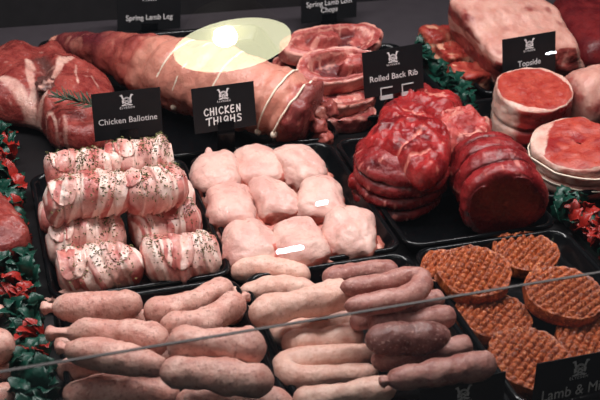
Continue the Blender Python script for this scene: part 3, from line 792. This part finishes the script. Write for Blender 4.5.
# ------------------------------------------------------------------ lamb shoulder with rosemary, left back
ol = [at(x, y, .03) for x, y in ((-45, 70), (-10, 58), (15, 55), (38, 60), (58, 52), (72, 66), (92, 76), (112, 90), (118, 112), (112, 138), (92, 147), (70, 146), (52, 138), (38, 122), (10, 116), (-30, 110), (-50, 95))]
W2 = lambda x, y, z=.06: (lambda p: Vector((p.x, p.y, 0)))(at(x, y, z))
seams = [[W2(30, 66), W2(33, 84), W2(34, 108)], [W2(70, 68), W2(58, 76), W2(50, 90), W2(44, 104)], [W2(75, 74), W2(80, 92)], [W2(92, 82), W2(97, 92)], [W2(34, 110), W2(52, 112), W2(58, 134)], [W2(0, 85), W2(14, 90), W2(30, 100)], [W2(62, 118), W2(70, 132), W2(90, 138)]]
bone = [[W2(48, 74), W2(44, 90)]]
brow = [[W2(42, 68), W2(48, 84), W2(42, 96)]]
orng = [[W2(-10, 62), W2(20, 66)], [W2(60, 122), W2(95, 130)]]
def top(w):
    return -.010*max(0, 1-segdist(w, brow[0])/.02) - .006*max(0, 1-segdist(w, seams[0])/.012) - .005*max(0, 1-segdist(w, seams[4])/.012) + .008*max(0, 1-segdist(w, seams[6])/.02)
V, F, RH = inflate([Vector((p.x, p.y, 0)) for p in ol], .012, .066, n=110, nr=46, p=3.0, nz=.009, nsc=24, seed=2, edge=.3, topfn=top)
fat = []; tint = []
for v in V:
    w = Vector((v.x, v.y, 0)); f = 0; w = w + Vector((noise.noise(v*28), noise.noise(v*28+Vector((9, 9, 9))), 0))*.008
    for i, s in enumerate(seams): f = max(f, (.95, 1, .7, .6, .8, .9, .6)[i]*max(0, 1-segdist(w, s)/(.010, .012, .005, .004, .006, .014, .009)[i]))
    fat.append(f); tint.append(.9*max(0, 1-segdist(w, brow[0])/.02))
tag(obj('lamb_shoulder', V, F, M['lamb'], attrs={'fat': fat, 'tint': tint}), 'bone-in red lamb shoulder with white fat seams at the far left back', 'lamb joint')
sh = bpy.data.objects['lamb_shoulder']
bc = at(86, 131, .040)
V, F, D = ico(lambda d: bc + Vector((d.x*.024, d.y*.014, d.z*.013)) + d*.006*noise.fractal(d*2.2, 1, 2, 3), 4)
obj_('bone_end', V, F, M['flesh'], sh, attrs={'fat': [.5+.6*fbm(v, 50, 1) for v in V], 'tint': [.5+.8*fbm(v, 40, 5) for v in V]})
jc = at(45, 84, .074)
V, F, D = ico(lambda d: jc + Vector((d.x*.013, d.y*.022, d.z*.007)) + d*.004*noise.fractal(d*2, 1, 2, 3), 4)
obj_('joint_membrane', V, F, M['lamb'], sh, attrs={'fat': [.1+.8*fbm(v, 55, 1) for v in V], 'tint': [1.]*len(V)})
ra, rb = at(57, 97, .082), at(97, 106, .086)
ros = tag(empty('rosemary_sprig', (ra+rb)/2), 'green rosemary sprig lying on the lamb shoulder', 'herb')
V, F, _, _ = tube([ra, (ra+rb)/2+Vector((0, 0, .002)), rb], .0013, nr=10, ns=6); obj_('twig', V, F, M['twig'], ros)
parts = []; rnd = random.Random(3)
for i in range(46):
    t = rnd.uniform(.0, 1); p = ra.lerp(rb, t); d = (rb-ra).normalized(); s = Matrix.Rotation(rnd.uniform(-PI*.1, PI*1.1), 3, d) @ Vector((0, 1, 0))
    s = (s - d*s.dot(d)).normalized(); dr = (s*.75 - d*.65).normalized(); l = rnd.uniform(.013, .022)
    v, f, _, _ = tube([p, p+dr*l*.5, p+dr*l], .0012, nr=4, ns=5, prof=lambda t: 1-.5*t); parts.append((v, f))
V, F = join(parts); obj_('needles', V, F, M['rosemary'], ros)

# red lamb piece at the left edge
lp = [at(x, y, .03) for x, y in ((-40, 200), (-5, 196), (12, 210), (28, 232), (30, 243), (8, 254), (-30, 260), (-55, 235))]
V, F, RH = inflate([Vector((p.x, p.y, 0)) for p in lp], .004, .052, nz=.009, nsc=30, seed=8, edge=.55)
tag(obj('lamb_piece', V, F, M['lamb'], attrs={'fat': [max(0, .9-abs(v.z-.035)/.008)*(.5+fbm(v, 40, 2)) for v in V], 'tint': [0.]*len(V)}), 'red lamb piece at the left edge beside the garnish strip', 'lamb piece')

# ------------------------------------------------------------------ string-tied lamb leg
lpx = [(52, 42, .030), (85, 47, .036), (120, 56, .046), (160, 68, .056), (200, 80, .060), (240, 91, .060), (280, 103, .056), (312, 116, .048)]
LP = [at(x, y, z+.008) for x, y, z in lpx]
lrad = [.014, .024, .037, .050, .056, .057, .054, .045]
def lprof(t):
    x = t*(len(lrad)-1); k = min(int(x), len(lrad)-2); f = x-k; f = f*f*(3-2*f); return (lrad[k]*(1-f)+lrad[k+1]*f)/.057
STR = [.42, .49, .555, .665, .845, .915]
SLANT = .032
def lbump(t, th, p):
    b = .006*fbm(p, 11, 4) + .003*fbm(p, 40, 4)
    for s in STR: b -= .0035*math.exp(-((t-s-SLANT*math.sin(th))/.010)**2)
    if t > .93: b += .009*fbm(p, 45, 2)
    return b
V, F, T, TH_ = tube(LP, .057, nr=130, ns=56, prof=lprof, cap=(.010, .014), bump=lbump, inner=6)
fat = []; tint = []
for v, t, th in zip(V, T, TH_):
    n1 = fbm(v, 12, 6)
    fat.append(max(0, min(1, .1 + .85*ss(t, .35, .6) + .5*n1 - .9*ss(t, .91, .97) + (.5 if t < .03 else 0))))
    tint.append(max(0, min(1, .8*(1-ss(t, .12, .40)) + .5*fbm(v, 16, 9))) if t < .55 else (.6*ss(t, .92, .98)))
leg = tag(obj('tied_lamb_joint', V, F, M['leg'], attrs={'fat': fat, 'tint': tint}), 'long string-tied lamb leg stretching along the back under the lamp reflection', 'lamb joint')
path = catmull(LP, 80)
def ptan(t):
    i = min(78, max(1, int(t*79))); return path[i], (path[i+1]-path[i-1]).normalized()
for s in STR:
    pts = []
    for k in range(29):
        th = 2*PI*k/28; tt = s + SLANT*math.sin(th); p, tg = ptan(tt); n = Vector((0, 0, 1)); n = (n-tg*n.dot(tg)).normalized(); b = tg.cross(n)
        f = tt*79 - int(tt*79); p = path[int(tt*79)].lerp(path[int(tt*79)+1], f)
        dv = n*math.sin(th)+b*math.cos(th); r = .057*lprof(tt); q = p+dv*r
        pts.append(p + dv*(r + lbump(tt, th, q) + .0026))
    Vs, Fs, _, _ = tube(pts, .0016, nr=110, ns=6)
    st = obj_('string', Vs, Fs, M['string'], leg)
    kp = min(pts, key=lambda q: q.y + q.z*.45 if q.z < .04 else 9)
    kv, kf, _ = ico(lambda d: kp + Vector((d.x*.005, d.y*.005-.002, d.z*.006)) + d*.0012*noise.noise(d*4), 2)
    obj_('knot', kv, kf, M['string'], st)
rnd = random.Random(5); e = at(317, 124, .035)
for k in range(7):
    c = e + Vector((rnd.uniform(-.022, .022), rnd.uniform(-.022, .012), rnd.uniform(-.022, .024)))
    kv, kf, _ = ico(lambda d: c + d*(.013+.007*noise.noise(d*1.5+Vector((k*3, 0, 0)))+.002*noise.noise(d*5)), 3)
    obj_('trimmed_lump', kv, kf, M['leg'], leg, attrs={'fat': [.4*noise.noise(v*50) for v in kv], 'tint': [.35+.5*noise.noise(v*40) for v in kv]})

# ------------------------------------------------------------------ folded lamb chops
def chop(px, py, z, a, b, th, yaw, label, seed, tilt=(0, 0), hollow=1.0, rim=.74, gap=0, eye=None):
    """a thick chop: a belly strip curled round as a rim about a lower face of lean and bone"""
    c = at(px, py, z); Rm = Matrix.Rotation(yaw, 3, 'Z') @ Matrix.Rotation(tilt[0], 3, 'X') @ Matrix.Rotation(tilt[1], 3, 'Y')
    V = []; fat = []; tint = []; ns = 110
    prof = [(i/22*.97, 0) for i in range(23)] + [(.99, -.08), (1.0, -.3), (1.0, -.6), (.985, -.88), (.93, -1.0)]
    for r, zf in prof:
        for j in range(ns):
            an = 2*PI*j/ns; o_ = 1 + .09*math.cos(an*2+.6+seed) + .06*math.cos(3*an+seed*2)
            x, y = r*a*o_*math.cos(an), r*b*o_*math.sin(an)
            p = Vector((x, y, zf*th)); n1 = fbm(p, 30, seed); n2 = fbm(p, 75, seed+3)
            rr = r + .07*n1
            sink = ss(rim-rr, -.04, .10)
            if gap: sink *= 1-.9*math.exp(-((((an-gap+PI) % (2*PI))-PI)/.55)**2)
            if eye: 
                de = math.hypot((x/a-eye[0])/eye[2], (y/b-eye[1])/eye[2]); sink *= ss(de, .7, 1.15)
            if zf == 0: p.z -= hollow*th*.62*sink - .004*n1 - .0015*n2 + .22*th*(max(0, abs(rr-(1+rim)/2)/(.5*(1-rim)))**2)*(1 if rr > rim else 0)
            else: p += Vector((x, y, 0))*(.07*n1 + .03*n2) + Vector((0, 0, .004*n1))
            V.append(c + Rm @ p)
            line = math.exp(-((rr-rim-.03)/.035)**2)
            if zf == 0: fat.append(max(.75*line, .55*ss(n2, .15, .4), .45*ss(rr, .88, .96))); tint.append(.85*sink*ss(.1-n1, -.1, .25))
            else: fat.append(.55+.6*n1); tint.append(0)
    N = len(prof); F = []
    for i in range(N-1):
        for j in range(ns):
            A = i*ns+j; B = i*ns+(j+1) % ns; F.append((A, B, B+ns, A+ns))
    F.append(tuple((N-1)*ns+j for j in range(ns)))
    return tag(obj('lamb_chop', V, F, M['chop'], attrs={'fat': fat, 'tint': tint}), label, 'lamb chop', 'lamb chops in a pile')
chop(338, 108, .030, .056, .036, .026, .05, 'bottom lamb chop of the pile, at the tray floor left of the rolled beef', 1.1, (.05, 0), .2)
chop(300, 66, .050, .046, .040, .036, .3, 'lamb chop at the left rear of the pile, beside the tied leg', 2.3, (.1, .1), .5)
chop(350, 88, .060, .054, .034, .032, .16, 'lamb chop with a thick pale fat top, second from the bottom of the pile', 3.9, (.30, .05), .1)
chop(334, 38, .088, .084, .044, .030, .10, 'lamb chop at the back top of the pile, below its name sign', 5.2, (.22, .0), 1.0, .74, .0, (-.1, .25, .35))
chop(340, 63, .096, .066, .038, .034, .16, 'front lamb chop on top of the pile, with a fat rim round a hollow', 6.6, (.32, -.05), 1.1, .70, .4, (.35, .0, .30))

# ------------------------------------------------------------------ plastic garnish strips
def leaf(c, d, upv, L, W, rnd):
    s = d.cross(upv).normalized(); u = s.cross(d).normalized(); V = []; F = []; nl, nw = 7, 4
    cur = rnd.uniform(.3, 1.2); fold = rnd.uniform(.1, .5)
    for lay in (0, .0007):
        for i in range(nl+1):
            t = i/nl; w = W*(math.sin(PI*(.12+.86*t))**.7)*(1 + (.22 if i % 2 else -.12))
            for j in range(nw+1):
                x = (j/nw*2-1)
                V.append(c + d*(L*t) + s*(w*x) + u*(L*cur*.35*math.sin(t*PI*.8) + abs(x)*w*fold + lay + .0012*math.sin(t*17+x*5)) )
    W_ = nw+1; off = (nl+1)*W_
    for i in range(nl):
        for j in range(nw):
            a = i*W_+j; F.append((a, a+1, a+W_+1, a+W_)); F.append((a+off, a+off+W_, a+off+W_+1, a+off+1))
    for i in range(nl):
        for j0 in (0, nw): a = i*W_+j0; F.append((a, a+W_, a+W_+off, a+off))
    for j in range(nw):
        for i0 in (0, nl): a = i0*W_+j; F.append((a, a+1, a+1+off, a+off))
    return V, F
def garnish(x0, x1, y0, y1, n, reds, label, seed):
    rnd = random.Random(seed)
    root = tag(empty('garnish_strip', ((x0+x1)/2, (y0+y1)/2, 0)), label, 'garnish', 'plastic garnish strips')
    xm = (x0+x1)/2
    obj_('base_strip', *box(xm-.008, xm+.008, y0, y1, .0005, .006), M['strip'], root, smooth=False)
    G = []; Rr = []
    for i in range(n):
        y = y0 + (y1-y0)*(i+.5)/n + rnd.uniform(-.006, .006); isr = any(abs(y-a) < b for a, b in reds) and rnd.random() < .75
        x = rnd.uniform(x0+.008, x1-.008)
        a = rnd.uniform(0, 2*PI); el = rnd.uniform(.1, 1.1)
        d = Vector((math.cos(a)*math.cos(el), math.sin(a)*math.cos(el), math.sin(el)))
        c = Vector((x, y, rnd.uniform(.006, .024)))
        if c.x + d.x*.024 > x1: d.x = -abs(d.x)
        if c.x + d.x*.024 < x0: d.x = abs(d.x)
        d.normalize()
        (Rr if isr else G).append(leaf(c, d, Vector((.01, .02, 1)), rnd.uniform(.019, .030)*(1.0 if not isr else 1.1), rnd.uniform(.006, .0105)*(.8 if isr else 1), rnd))
    V, F = join(G); obj_('green_foliage', V, F, M['green'], root)
    V, F = join(Rr); obj_('red_foliage', V, F, M['red'], root)
garnish(-.026, .030, .66, 1.32, 280, [(.835, .016), (.93, .018), (1.04, .015), (1.10, .014), (1.16, .018), (1.235, .018), (1.29, .012)], 'green and red plastic garnish strip down the left side, between tray edges', 4)
garnish(.680, .735, .68, .964, 120, [(.80, .03), (.865, .03), (.915, .02)], 'green and red plastic garnish strip at the right, behind the burger tray', 9)
garnish(.695, .735, 1.25, 1.47, 60, [], 'green plastic garnish strip at the back between the chops and the rib pieces', 12)

# ------------------------------------------------------------------ name signs
FONT_CACHE = {}
def text_mesh(txt, size, align='CENTER', space=1.0):
    cu = bpy.data.curves.new('lettering', 'FONT'); cu.body = txt; cu.size = size; cu.align_x = align; cu.extrude = .00012; cu.space_character = space; cu.space_line = .95
    cu.resolution_u = 3
    o = bpy.data.objects.new('lettering', cu); COL.objects.link(o)
    bpy.context.view_layer.update(); dg = bpy.context.evaluated_depsgraph_get()
    me = bpy.data.meshes.new_from_object(o.evaluated_get(dg))
    V = [v.co.copy() for v in me.vertices]; F = [tuple(p.vertices) for p in me.polygons]
    bpy.data.objects.remove(o); bpy.data.curves.remove(cu); bpy.data.meshes.remove(me)
    return V, F
def ribbon(pts, w, z=.0002, n=5):
    """a flat pen stroke through 2-D points with round ends"""
    P = catmull([Vector((x, y, 0)) for x, y in pts], max(2, n*(len(pts)-1)+1)) if len(pts) > 2 else [Vector((x, y, 0)) for x, y in pts]
    parts = []
    for a, b in zip(P, P[1:]):
        d = (b-a); 
        if d.length < 1e-6: continue
        d = d.normalized(); s = Vector((-d.y, d.x, 0))*w/2
        parts.append(([a+s, a-s, b-s, b+s, a+s+Vector((0, 0, z)), a-s+Vector((0, 0, z)), b-s+Vector((0, 0, z)), b+s+Vector((0, 0, z))], [(3, 2, 1, 0), (4, 5, 6, 7), (0, 1, 5, 4), (1, 2, 6, 5), (2, 3, 7, 6), (3, 0, 4, 7)]))
    for p in P:
        k = 8; parts.append(([p+Vector((w/2*math.cos(2*PI*i/k), w/2*math.sin(2*PI*i/k), z*1.02)) for i in range(k)]+[p+Vector((w/2*math.cos(2*PI*i/k), w/2*math.sin(2*PI*i/k), 0)) for i in range(k)], [tuple(range(k)), tuple(range(2*k-1, k-1, -1))]))
    return join(parts)
def poly(pts, z=.0002):
    n = len(pts); return [Vector((x, y, 0)) for x, y in pts]+[Vector((x, y, z)) for x, y in pts], [tuple(range(n-1, -1, -1)), tuple(range(n, 2*n))] + [(i, (i+1) % n, n+(i+1) % n, n+i) for i in range(n)]
def emblem(s):
    """crest of the sign: two raised blades, a round body over a crossed foot"""
    P = []
    for m in (-1, 1):
        P.append(poly([(m*.52*s, .50*s), (m*.38*s, .52*s), (m*.20*s, .05*s), (m*.34*s, -.02*s)]))
        P.append(poly([(m*.62*s, .44*s), (m*.52*s, .50*s), (m*.50*s, .38*s)]))
        P.append(poly([(m*.44*s, -.02*s), (m*.28*s, .10*s), (m*.22*s, -.22*s), (m*.40*s, -.30*s)]))
        P.append(ribbon([(m*.46*s, -.44*s), (m*.2*s, -.36*s), (-m*.34*s, -.16*s)], .07*s))
        P.append(ribbon([(m*.03*s, -.02*s), (m*.13*s, .03*s), (m*.19*s, -.05*s)], .05*s))
    P.append(ribbon([(.26*s*math.cos(a), .04*s+.21*s*math.sin(a)) for a in [PI*i/8 for i in range(9)]], .09*s))
    P.append(ribbon([(-.16*s, .14*s), (0, .20*s), (.16*s, .14*s)], .07*s))
    P.append(ribbon([(-.14*s, -.14*s), (0, -.08*s), (.14*s, -.14*s)], .10*s))
    P.append(ribbon([(-.36*s, -.47*s), (0, -.42*s), (.36*s, -.47*s)], .06*s))
    return join(P)
HW = {'C': [[(.9, .85), (.55, 1), (.12, .7), (.1, .3), (.5, .02), (.95, .2)]], 'H': [[(.12, 1), (.08, 0)], [(.85, 1.02), (.8, 0)], [(.1, .5), (.85, .56)]],
      'I': [[(.3, 1), (.26, 0)]], 'K': [[(.15, 1), (.1, 0)], [(.85, 1), (.18, .45), (.9, .02)]], 'E': [[(.8, 1), (.18, .95), (.12, .05), (.85, .08)], [(.15, .52), (.7, .56)]],
      'N': [[(.1, 0), (.14, .98)], [(.14, .98), (.8, .04)], [(.8, .04), (.86, 1.02)]], 'T': [[(-.1, .92), (1.05, 1.05)], [(.5, .98), (.42, 0)]],
      'G': [[(.86, .86), (.45, .98), (.10, .62), (.35, .30), (.82, .62)], [(.86, .86), (.80, .1), (.70, -.48)]], 'S': [[(.85, .92), (.35, 1), (.2, .68), (.75, .42), (.7, .08), (.1, .04)]]}
def handwriting(word, x, y, h, w, gap):
    P = []
    for ch in word:
        cw = .35*w if ch == 'I' else w
        for st in HW[ch]: P.append(ribbon([(x+a*cw, y+b*h + (x)*.02) for a, b in st], h*.17))
        x += cw + gap
    return P, x
def sign(tl, tr, Y, lab, lines, beta=.25, hand=False, two=False, stand='clear', dY=.007, logo=True, size=.0125, ty=None):
    A = aty(tl[0], tl[1], Y); B = aty(tr[0], tr[1], Y+dY); W = (B-A).length; H = W*.70
    ux = (B-A).normalized(); nb = Vector((-ux.y, ux.x, 0)).normalized()
    up = Vector((0, 0, 1))*math.cos(beta) + nb*math.sin(beta); up = (up - ux*up.dot(ux)).normalized(); nf = ux.cross(up)   # nf towards viewer
    O = A - up*H                                                     # bottom left corner
    if O.z < .004: H = max(.04, (A.z-.004)/up.z); O = A - up*H
    foot = O + ux*W/2
    root = tag(empty('name_sign', Vector((foot.x, foot.y+.0, 0))), lab, 'sign', 'black name signs')
    place = lambda V: [O + ux*v.x + up*v.y + nf*v.z for v in V]
    obj_('card', place([Vector((x, y, z)) for z in (-.0012, 0) for x, y in ((0, 0), (W, 0), (W, H), (0, H))]), box(0, 1, 0, 1, 0, 1)[1], M['card'], root, smooth=False)
    k = W/.1; z0 = .0002
    if logo:
        V, F = emblem(.0165*k); obj_('emblem', place([v + Vector((W/2, H*(.80 if True else .8), z0)) for v in V]), F, M['ink'], root, smooth=False)
        V, F = text_mesh('ELVEDEN', .0042*k, space=1.35); obj_('emblem_lettering', place([v + Vector((W/2, H*.625, z0)) for v in V]), F, M['ink'], root, smooth=False)
    if hand:
        P1, _ = handwriting('CHICKEN', W*.17, H*.36, .0108*k, .0070*k, .0024*k); P2, _ = handwriting('THIGHS', W*.20, H*.145, .0108*k, .0082*k, .0026*k)
        V, F = join(P1+P2); obj_('handwriting', place([v + Vector((0, 0, z0)) for v in V]), F, M['chalk'], root, smooth=False)
    elif lines:
        V, F = text_mesh(lines, size*k, space=1.0); obj_('lettering', place([v + Vector((W/2, H*(ty if ty is not None else .33), z0)) for v in V]), F, M['ink'], root, smooth=False)
    # holder: foot on the counter, upright and two clips over the card's lower edge
    parts = []
    hm = M['clip'] if stand == 'clear' else M['tray']
    for fx in ((.36, .72) if stand == 'clear' else (.5,)):
        hwid = .10*W if stand == 'clear' else .13*W
        cx = fx*W
        q = lambda x, y, z: O + ux*x + up*y + nf*z
        bars = ((-hwid, hwid, -.004, .012),) if stand != 'clear' else ((-hwid, hwid, .0105, .012), (-hwid, -hwid+.0014, -.004, .012))
        for xa, xb, ya, yb in bars:
            parts.append(([q(x, y, z) for z in (.0006, .0016) for x, y in ((cx+xa, ya), (cx+xb, ya), (cx+xb, yb), (cx+xa, yb))], box(0, 1, 0, 1, 0, 1)[1]))
        parts.append(([q(x, y, z) for z in (-.004, .0016) for x, y in ((cx-hwid, -.006), (cx+hwid, -.006), (cx+hwid, -.0004), (cx-hwid, -.0004))], box(0, 1, 0, 1, 0, 1)[1]))
    V, F = join(parts); obj_('clip', V, F, hm, root, smooth=False)
    zb = (O - up*.006).z
    if zb > .004:
        cx = foot - up*.006 - nf*.002
        parts = [box(cx.x-.012, cx.x+.012, cx.y-.001, cx.y+.003, .002, zb+.001), box(cx.x-.022, cx.x+.022, cx.y-.004, cx.y+.006, .0004, .0024)]
        V, F = join(parts); obj_('stand', V, F, M['tray'], root, smooth=False)
    return root
def clip_mat():
    k = NT('clear_acrylic'); k.n.remove(k.b)
    tr = k.node('ShaderNodeBsdfTransparent'); gl = k.node('ShaderNodeBsdfPrincipled'); gl.inputs['Base Color'].default_value = (.8, .8, .8, 1); gl.inputs['Roughness'].default_value = .12
    mx = k.node('ShaderNodeMixShader'); mx.inputs[0].default_value = .62
    k.l.new(tr.outputs[0], mx.inputs[1]); k.l.new(gl.outputs[0], mx.inputs[2]); k.l.new(mx.outputs[0], k.out.inputs['Surface']); return k.m
M['clip'] = clip_mat()
sign((91, 94.5), (160, 87), 1.20, 'black sign lettered Chicken Ballotine behind the bacon rolls', 'Chicken Ballotine', .20, size=.0122, stand='dark')
sign((191, 89), (253.5, 81), 1.20, 'black sign with Chicken Thighs handwritten in white', None, .28, hand=True, stand='dark')
sign((362, 53), (422, 43), 1.22, 'black sign lettered Rolled Back Rib behind the rolled beef', 'Rolled Back Rib', .24, size=.0128)
sign((502.5, 39.6), (555.7, 31), 1.268, 'black sign lettered Topside between the fat-topped joint and the topside', 'Topside', .24, size=.0135, ty=.30, stand='dark')
sign((420.5, 391), (506, 371.5), .625, 'black sign at the bottom edge showing only its crest, in front of the dark sausages', None, .2, stand='dark')
sign((537.4, 364), (625, 347.5), .628, 'black sign starting with Lamb and M, cut by the bottom right corner', 'Lamb & Mint', .2, size=.0158, ty=.36, stand='dark')
sign((117, -16), (181, -18), 1.66, 'black sign lettered Spring Lamb Leg at the back', 'Spring Lamb Leg', .15, size=.0112, ty=.22, stand='dark', dY=.02)
sign((301, -20), (357, -26), 1.64, 'black sign lettered Spring Lamb Loin Chops at the back', 'Spring Lamb Loin\nChops', .15, size=.0118, ty=.36, stand='dark', dY=.015)

# ------------------------------------------------------------------ light
def area(name, loc, target, size, size_y, power, col=(1, 1, 1)):
    l = bpy.data.lights.new(name, 'AREA'); l.shape = 'RECTANGLE'; l.size = size; l.size_y = size_y; l.energy = power; l.color = col
    o = bpy.data.objects.new(name, l); COL.objects.link(o); o.location = loc
    d = (Vector(target)-Vector(loc)).normalized(); o.rotation_euler = d.to_track_quat('-Z', 'Y').to_euler(); return o
area('case_strip_light', (.40, 1.11, .98), (.40, .99, 0), 1.5, .10, 22.5, (1, .955, .94))
area('shop_ceiling_light', (-.3, -.3, 2.6), (.4, 1.0, 0), 1.6, 1.0, 9, (1, .97, .95))
w = bpy.data.worlds.new('world'); sc.world = w; w.use_nodes = True
bg = w.node_tree.nodes['Background']; bg.inputs[0].default_value = (.80, .88, 1.0, 1); bg.inputs[1].default_value = .028

vs = sc.view_settings; vs.view_transform = 'Standard'; vs.look = 'None'; vs.gamma = 1; vs.use_curve_mapping = False; vs.exposure = 0.0
sc.cycles.use_denoising = True; sc.cycles.caustics_reflective = False; sc.cycles.caustics_refractive = False
sc.cycles.transparent_max_bounces = 24; sc.cycles.max_bounces = 8
